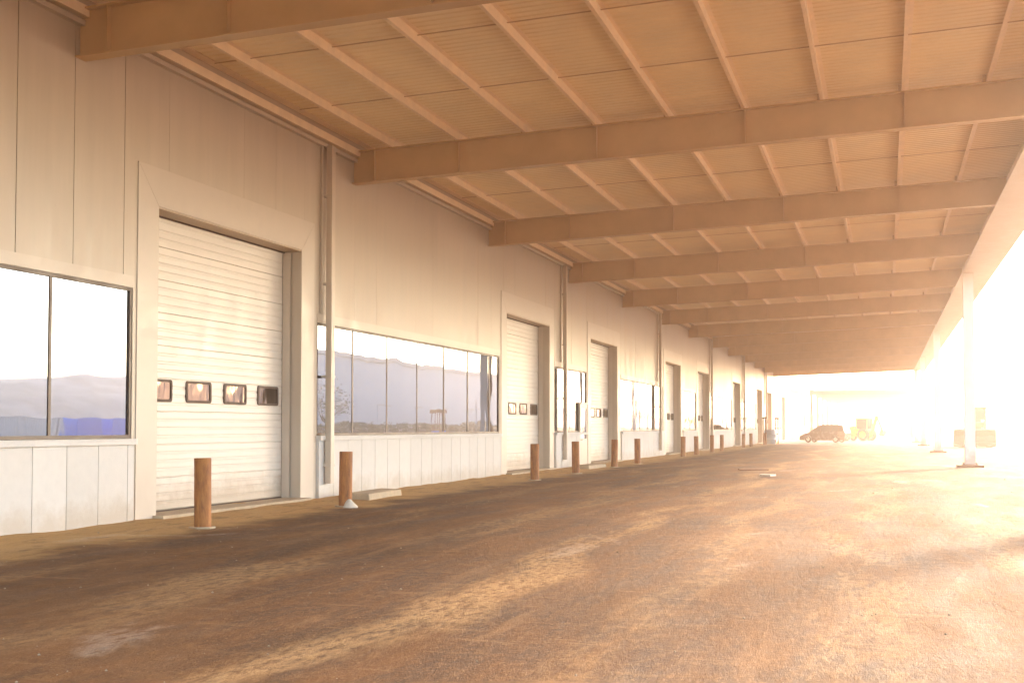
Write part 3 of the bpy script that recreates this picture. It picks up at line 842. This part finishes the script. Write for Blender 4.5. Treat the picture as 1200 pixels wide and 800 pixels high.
# wheel loader out in the open yard, bucket towards the camera
def wheel_loader(loc, rz):
    o = empty('wheel_loader', loc, rz)
    b = MB()
    b.prism([(0.2, .9), (0.2, 1.9), (2.6, 1.75), (2.9, 1.5), (2.9, .9)], 'y', -.75, .75); b.build('engine_cover', M['machine_tan'], o, bevel=0.05)
    b = MB(); b.box(-1.6, .195, -.45, .45, .8, 1.35); b.box(-1.2, -.7, -.55, .55, 1.355, 1.7); b.build('front_frame', M['machine_tan'], o)
    cab(o, -.55, .75, .68, 1.95, 3.05, M['machine_tan'])
    for x in (-1.2, 1.7):
        for s in (-1, 1): wheel(o, x, s * 1.0, .72, .72, .55, rim=M['machine_tan'], rr=.5)
    a = MB()
    for s in (-1, 1): a.prism([(-.9, 1.5), (-.8, 1.75), (-2.2, 1.25), (-2.9, .7), (-2.8, .5), (-2.1, .95)], 'y', s * .5 - .08, s * .5 + .08)
    a.build('lift_arm', M['machine_tan'], o)
    k = MB(); k.prism([(-2.75, .25), (-3.7, .1), (-3.75, .18), (-2.95, .42), (-2.85, .9), (-3.1, 1.35), (-2.95, 1.42), (-2.7, .95)], 'y', -1.5, 1.5)
    for s in (-1, 1): k.prism([(-2.75, .25), (-3.65, .13), (-3.1, 1.33), (-2.8, .95)], 'y', s * 1.5 - .03, s * 1.5 + .03)
    k.build('bucket', M['bucket'], o)
    for s in (-1, 1):
        l = MB(); l.box(-.75, -.66, s * .5 - .12, s * .5 + .12, 2.0, 2.18); l.build('headlight', M['lamp'], o)
    e_ = MB(); e_.tube((1.5, .35, 1.8), (1.5, .35, 2.6), .06, n=8); e_.build('exhaust', M['black'], o)
    return o
w = wheel_loader((6.9, 101.5, 0), R(84))
tag(w, 'tan wheel loader facing the camera in the bright open yard', 'wheel loader')

# ------------------------------------------------------------------ guard frames and drum at the wall end
def guard(loc, lab):
    o = empty('guard_frame', loc, R(-72))
    for s in (-1, 1):
        p_ = MB(); p_.tube((s * .5, 0, -.05), (s * .5, 0, 2.35), .055, n=10); p_.build('post', M['orange_post'], o)
    p_ = MB(); p_.box(-.62, .62, -.07, .07, 2.351, 2.50); p_.build('crossbar', M['orange_post'], o)
    p_ = MB(); p_.box(-.445, .445, -.025, .025, .9, .98); p_.build('rail', M['orange_post'], o)
    return tag(o, lab, 'guard frame', 'tall guard frames at the wall end')
guard((-10.4, 109.8, 0), 'rusty goal-shaped guard frame left of the grey drum at the wall end')
guard((-10.0, 118.0, 0), 'rusty goal-shaped guard frame right of the grey drum, nearest the minivan')
d = MB(); d.lathe((0, 0, 0), [(.52, 0), (.54, .03), (.53, .4), (.56, .43), (.53, .46), (.53, .85), (.56, .88), (.53, .91), (.54, 1.32), (.5, 1.36), (.42, 1.36), (.42, 1.33)], 24)
o = d.build('storage_drum', M['drum']); o.location = (-10.3, 114.0, 0)
tag(o, 'grey ribbed storage drum standing between the two guard frames', 'drum')

# ------------------------------------------------------------------ beyond: roofless steel frame, pale building, fence, trees
sh = empty('steel_frame_shed', (0, 240, 0))
for y in (192, 210, 228, 246, 264, 300):
    f = MB(); yy = y - 240
    f.box(WX + .3, 4.2, yy - .2, yy + .2, 6.6, 7.35); f.build('crossbeam', M['shed_steel'], sh)
    for x in (WX + .6, 3.9):
        c = MB(); c.box(x - .2, x + .2, yy - .2, yy + .2, -.1, 6.598); c.build('column', M['shed_steel'], sh)
for x in (WX + .5, 4.0):
    c = MB(); c.box(x - .1, x + .1, -49, 61, 7.352, 7.6); c.build('eave_beam', M['shed_steel'], sh)
tag(sh, 'open steel frame shed without a roof, beyond the far end of the canopy', 'shed')

pb = empty('pale_annex', (-18, 180, 0))
b = MB(); b.box(-8, 6.5, -12, 12, 0, 6.4); b.build('wall', M['palewall'], pb)
b = MB(); b.box(-8.2, 6.7, -12.2, 12.2, 6.402, 6.9); b.build('parapet', M['trim'], pb)
for y in (-8, -3, 2, 7):
    b = MB(); b.box(6.45, 6.53, y, y + 2.4, 1.6, 3.6); f = b.build('window', M['alu'], pb)
    b = MB(); b.box(6.5, 6.54, y + .12, y + 2.28, 1.72, 3.48); b.build('pane', M['glass'], f)
b = MB(); b.box(-4, -.5, -12.06, -11.95, .05, 4.2); b.build('door', M['door'], pb)
tag(pb, 'pale flat-roofed annex building past the end of the long warehouse', 'building')

fn = empty('mesh_fence', (10, 330, 0))
for i in range(26):
    p_ = MB(); x = -70 + i * 7.2; p_.tube((x, 0, -.1), (x, 0, 2.5), .07, n=6); p_.build('post', M['fence'], fn)
    if i < 25:
        q = MB(); q.box(x + .1, x + 7.1, -.02, .02, .15, 1.6); q.box(x + .1, x + 7.1, -.025, .025, 2.2, 2.28); q.build('panel', M['fence'], fn)
tag(fn, 'low grey boundary fence far behind the steel frame shed', 'fence')

def tree(x, y, h, w, seed, lab, leaves=1500):
    rnd = random.Random(seed)
    o = empty('tree', (x, y, 0))
    t = MB(); th = h * 0.38
    t.tube((0, 0, -.1), (.1, 0, th), h * .03, h * .02, 8)
    tips = []
    for i in range(7):
        a = rnd.uniform(0, 6.28); l_ = w * rnd.uniform(.25, .42)
        e_ = (math.cos(a) * l_, math.sin(a) * l_, th + h * rnd.uniform(.12, .45)); tips.append(e_)
        t.tube((.1, 0, th * rnd.uniform(.8, 1)), e_, h * .014, h * .004, 6)
    t.build('trunk', M['bark'], o)
    c = MB()
    cl = tips + [(rnd.gauss(0, w * .2), rnd.gauss(0, w * .2), th + h * rnd.uniform(.2, .58)) for _ in range(9)]
    for i in range(leaves):
        q = Vector(rnd.choice(cl)); r = w * .17
        p_ = q + Vector((rnd.gauss(0, r * .6), rnd.gauss(0, r * .6), rnd.gauss(0, r * .5)))
        s = h * rnd.uniform(.018, .034)
        u = Vector((rnd.gauss(0, 1), rnd.gauss(0, 1), rnd.gauss(0, .6))).normalized(); v_ = u.orthogonal().normalized()
        c.face([p_ + u * s, p_ + v_ * s * .6, p_ - u * s, p_ - v_ * s * .6])
    c.build('crown', M['leaf'], o, fix=False)
    return tag(o, lab, 'tree', 'trees round the yard')
tree(2, 345, 6.5, 6, 1, 'hazy green tree behind the fence, left of the far steel columns')
tree(18, 342, 5.5, 6, 2, 'hazy low tree behind the fence, right of the far steel columns')
tree(45, 350, 7, 7, 3, 'faint tree at the bright right edge beyond the yard')
tree(-20, 348, 6, 6, 4, 'faint tree behind the fence, above the nose of the minivan')
tree(34, 116, 6.2, 6, 5, 'sparse tree across the yard at the near end of the grey hall', 380)

# across the yard (seen in the window glass)
gh = empty('grey_hall', (50, 160, 0))
b = MB(); b.box(-9, -1, -40, 48, 0, 10.2); b.build('wall', M['greywall'], gh)
b = MB(); b.box(-9.25, -.8, -40.2, 48.2, 10.202, 10.75); b.build('parapet', M['palewall'], gh)
for y in (-30, -16, -2, 12, 26, 40):
    b = MB(); b.box(-9.08, -8.95, y, y + 4.2, .05, 4.4); f = b.build('door', M['greywall'], gh)
    b = MB(); b.box(-9.12, -9.081, y - .15, y + 4.35, 4.402, 4.6); b.build('lintel', M['palewall'], f)
tag(gh, 'long grey flat-roofed hall across the yard, mirrored in the window band', 'hall')

hd = empty('hedge', (37.5, 165, 0))
t_ = MB()
rn = random.Random(11)
for i in range(60):
    x, y = rn.uniform(-.5, .5), -47 + 94 * i / 59
    t_.tube((x, y, -.1), (x + rn.uniform(-.2, .2), y, 1.5), .05, .02, 5)
t_.build('stem', M['bark'], hd)
c_ = MB()
for i in range(9000):
    y = rn.uniform(-48, 48); top = 2.0 + 0.7 * noise.noise((y * .12, 3, 3)) + .3 * noise.noise((y * .9, 1, 2))
    p_ = Vector((rn.gauss(0, .55), y, rn.uniform(.1, 1) ** .7 * top))
    u = Vector((rn.gauss(0, 1), rn.gauss(0, 1), rn.gauss(0, .7))).normalized(); v_ = u.orthogonal().normalized(); q_ = rn.uniform(.12, .24)
    c_.face([p_ + u * q_, p_ + v_ * q_ * .6, p_ - u * q_, p_ - v_ * q_ * .6])
c_.build('foliage', M['leaf'], hd, fix=False)
tag(hd, 'dark green hedge in front of the grey hall, low in the window reflection', 'hedge')

bs_ = empty('yard_shelter', (34.0, 152, 0), R(90))
for x in (-1.75, 0, 1.75):
    p_ = MB(); p_.box(x - .09, x + .09, -.09, .09, -.1, 3.5); p_.build('post', M['orange_post'], bs_)
p_ = MB(); p_.box(-2.1, 2.1, -.9, .9, 3.502, 3.95); p_.build('roof', M['orange_post'], bs_)
p_ = MB(); p_.box(-1.65, 1.65, .10, .14, .4, 1.1); p_.build('back_panel', M['blue'], bs_)
tag(bs_, 'brown open shelter with a flat roof before the hedge, mirrored in the window band', 'shelter')

def container(loc, rz, m_, lab, lx=6.05, h=2.59):
    o = empty('shipping_container', loc, rz)
    b = MB(); w = 1.2; n = 22
    for s in (-1, 1):
        pr = []
        for i in range(n):
            x = -lx / 2 + .1 + (lx - .2) * i / n; d_ = (lx - .2) / n
            pr += [(x, 0), (x + d_ * .35, 0), (x + d_ * .5, -.04), (x + d_ * .85, -.04)]
        for (xa, a_), (xb, b_) in zip(pr[:-1], pr[1:]):
            b.face([(xa, s * (w + a_), .15), (xb, s * (w + b_), .15), (xb, s * (w + b_), h - .1), (xa, s * (w + a_), h - .1)])
    b.box(-lx / 2, lx / 2, -w + .05, w - .05, .05, .15); b.box(-lx / 2 + .02, lx / 2 - .02, -w + .045, w - .045, h - .1, h - .02)
    b.box(-lx / 2 + .01, -lx / 2 + .06, -w + .05, w - .05, .151, h - .101)
    b.build('body', m_, o)
    f = MB()
    for x in (-lx / 2, lx / 2):
        for s in (-1, 1): f.box(x - .07, x + .07, s * w - .07, s * w + .07, 0, h)
    for s in (-1, 1): f.box(-lx / 2 + .071, lx / 2 - .071, s * w - .05, s * w + .05, h - .099, h - .001); f.box(-lx / 2 + .071, lx / 2 - .071, s * w - .05, s * w + .05, .0, .149)
    f.build('frame', m_, o)
    for s in (-1, 1):
        d_ = MB(); d_.box(lx / 2 - .03, lx / 2 + .03, min(s * .02, s * 1.12), max(s * .02, s * 1.12), .16, h - .12)
        for q in (.3, .8): d_.tube((lx / 2 + .06, s * q, .2), (lx / 2 + .06, s * q, h - .2), .022, n=6)
        d_.build('door', m_, o)
    return tag(o, lab, 'container', 'containers across the yard')
container((60, 101.5, 0), R(110), M['white_box'], 'white shipping container across the yard, just left of the blue ones in the reflection')
container((60, 110, 0), R(75), M['blue'], 'blue shipping container across the yard, left one of two')
container((61, 119, 0), R(80), M['blue'], 'blue shipping container across the yard, the one next to the grey hall')
container((70, 110, 0), R(100), M['white_box'], 'white shipping container behind the blue ones, farther left')
container((72, 117, 0), R(75), M['white_box'], 'white shipping container behind the blue ones, nearer the middle')

# ------------------------------------------------------------------ haze
hz = MB(); hz.box(-1050, 1050, -1050, 1050, -1.2, 19.0)
hm = bpy.data.materials.new('haze'); hm.use_nodes = True
nt = hm.node_tree; nt.nodes.remove(nt.nodes['Principled BSDF'])
pv = nt.nodes.new('ShaderNodeVolumePrincipled')
pv.inputs['Color'].default_value = (1.0, 0.82, 0.68, 1); pv.inputs['Density'].default_value = 0.0017; pv.inputs['Anisotropy'].default_value = 0.6
nt.links.new(pv.outputs[0], nt.nodes['Material Output'].inputs['Volume'])
tag(hz.build('haze', hm), kind='stuff')

# ------------------------------------------------------------------ light
SUN_AZ, SUN_EL = R(26), R(22)      # azimuth measured from +Y towards +X
world = bpy.data.worlds.new('World'); sc.world = world; world.use_nodes = True
wn = world.node_tree.nodes; wl = world.node_tree.links
sky = wn.new('ShaderNodeTexSky'); sky.sky_type = 'NISHITA'; sky.sun_disc = False
sky.sun_elevation = SUN_EL; sky.sun_rotation = SUN_AZ
sky.dust_density = 1.0; sky.air_density = 1.0
wl.new(sky.outputs[0], wn['Background'].inputs[0]); wn['Background'].inputs[1].default_value = 0.15
sd = bpy.data.lights.new('sun', 'SUN'); sd.energy = 2.05; sd.angle = R(12); sd.color = (1.0, 0.745, 0.53)
so = bpy.data.objects.new('sun', sd); col.objects.link(so)
dv = Vector((math.sin(SUN_AZ) * math.cos(SUN_EL), math.cos(SUN_AZ) * math.cos(SUN_EL), math.sin(SUN_EL)))
so.rotation_euler = dv.to_track_quat('Z', 'Y').to_euler(); so.location = dv * 60

# ------------------------------------------------------------------ camera
cd = bpy.data.cameras.new('camera'); cam = bpy.data.objects.new('camera', cd); col.objects.link(cam); sc.camera = cam
cd.sensor_width = 36; cd.lens = 1400 / 1200 * 36; cd.clip_end = 4000; cd.clip_start = 0.05
PSI = math.atan(437 / 1400); TILT = R(2.0)
cam.location = (0, 0, CAM_Z); cam.rotation_euler = (math.pi / 2 + TILT, 0, PSI)
cd.shift_y = (101 - 1400 * math.tan(TILT)) / 1200

# ------------------------------------------------------------------ render settings
sc.render.engine = 'CYCLES'
c = sc.cycles
c.max_bounces = 9; c.diffuse_bounces = 5; c.glossy_bounces = 4; c.transmission_bounces = 2; c.volume_bounces = 2
c.sample_clamp_indirect = 8; c.use_denoising = True; c.caustics_reflective = False
vs = sc.view_settings
vs.view_transform = 'Standard'; vs.look = 'None'; vs.gamma = 1; vs.exposure = 3.05; vs.use_curve_mapping = False
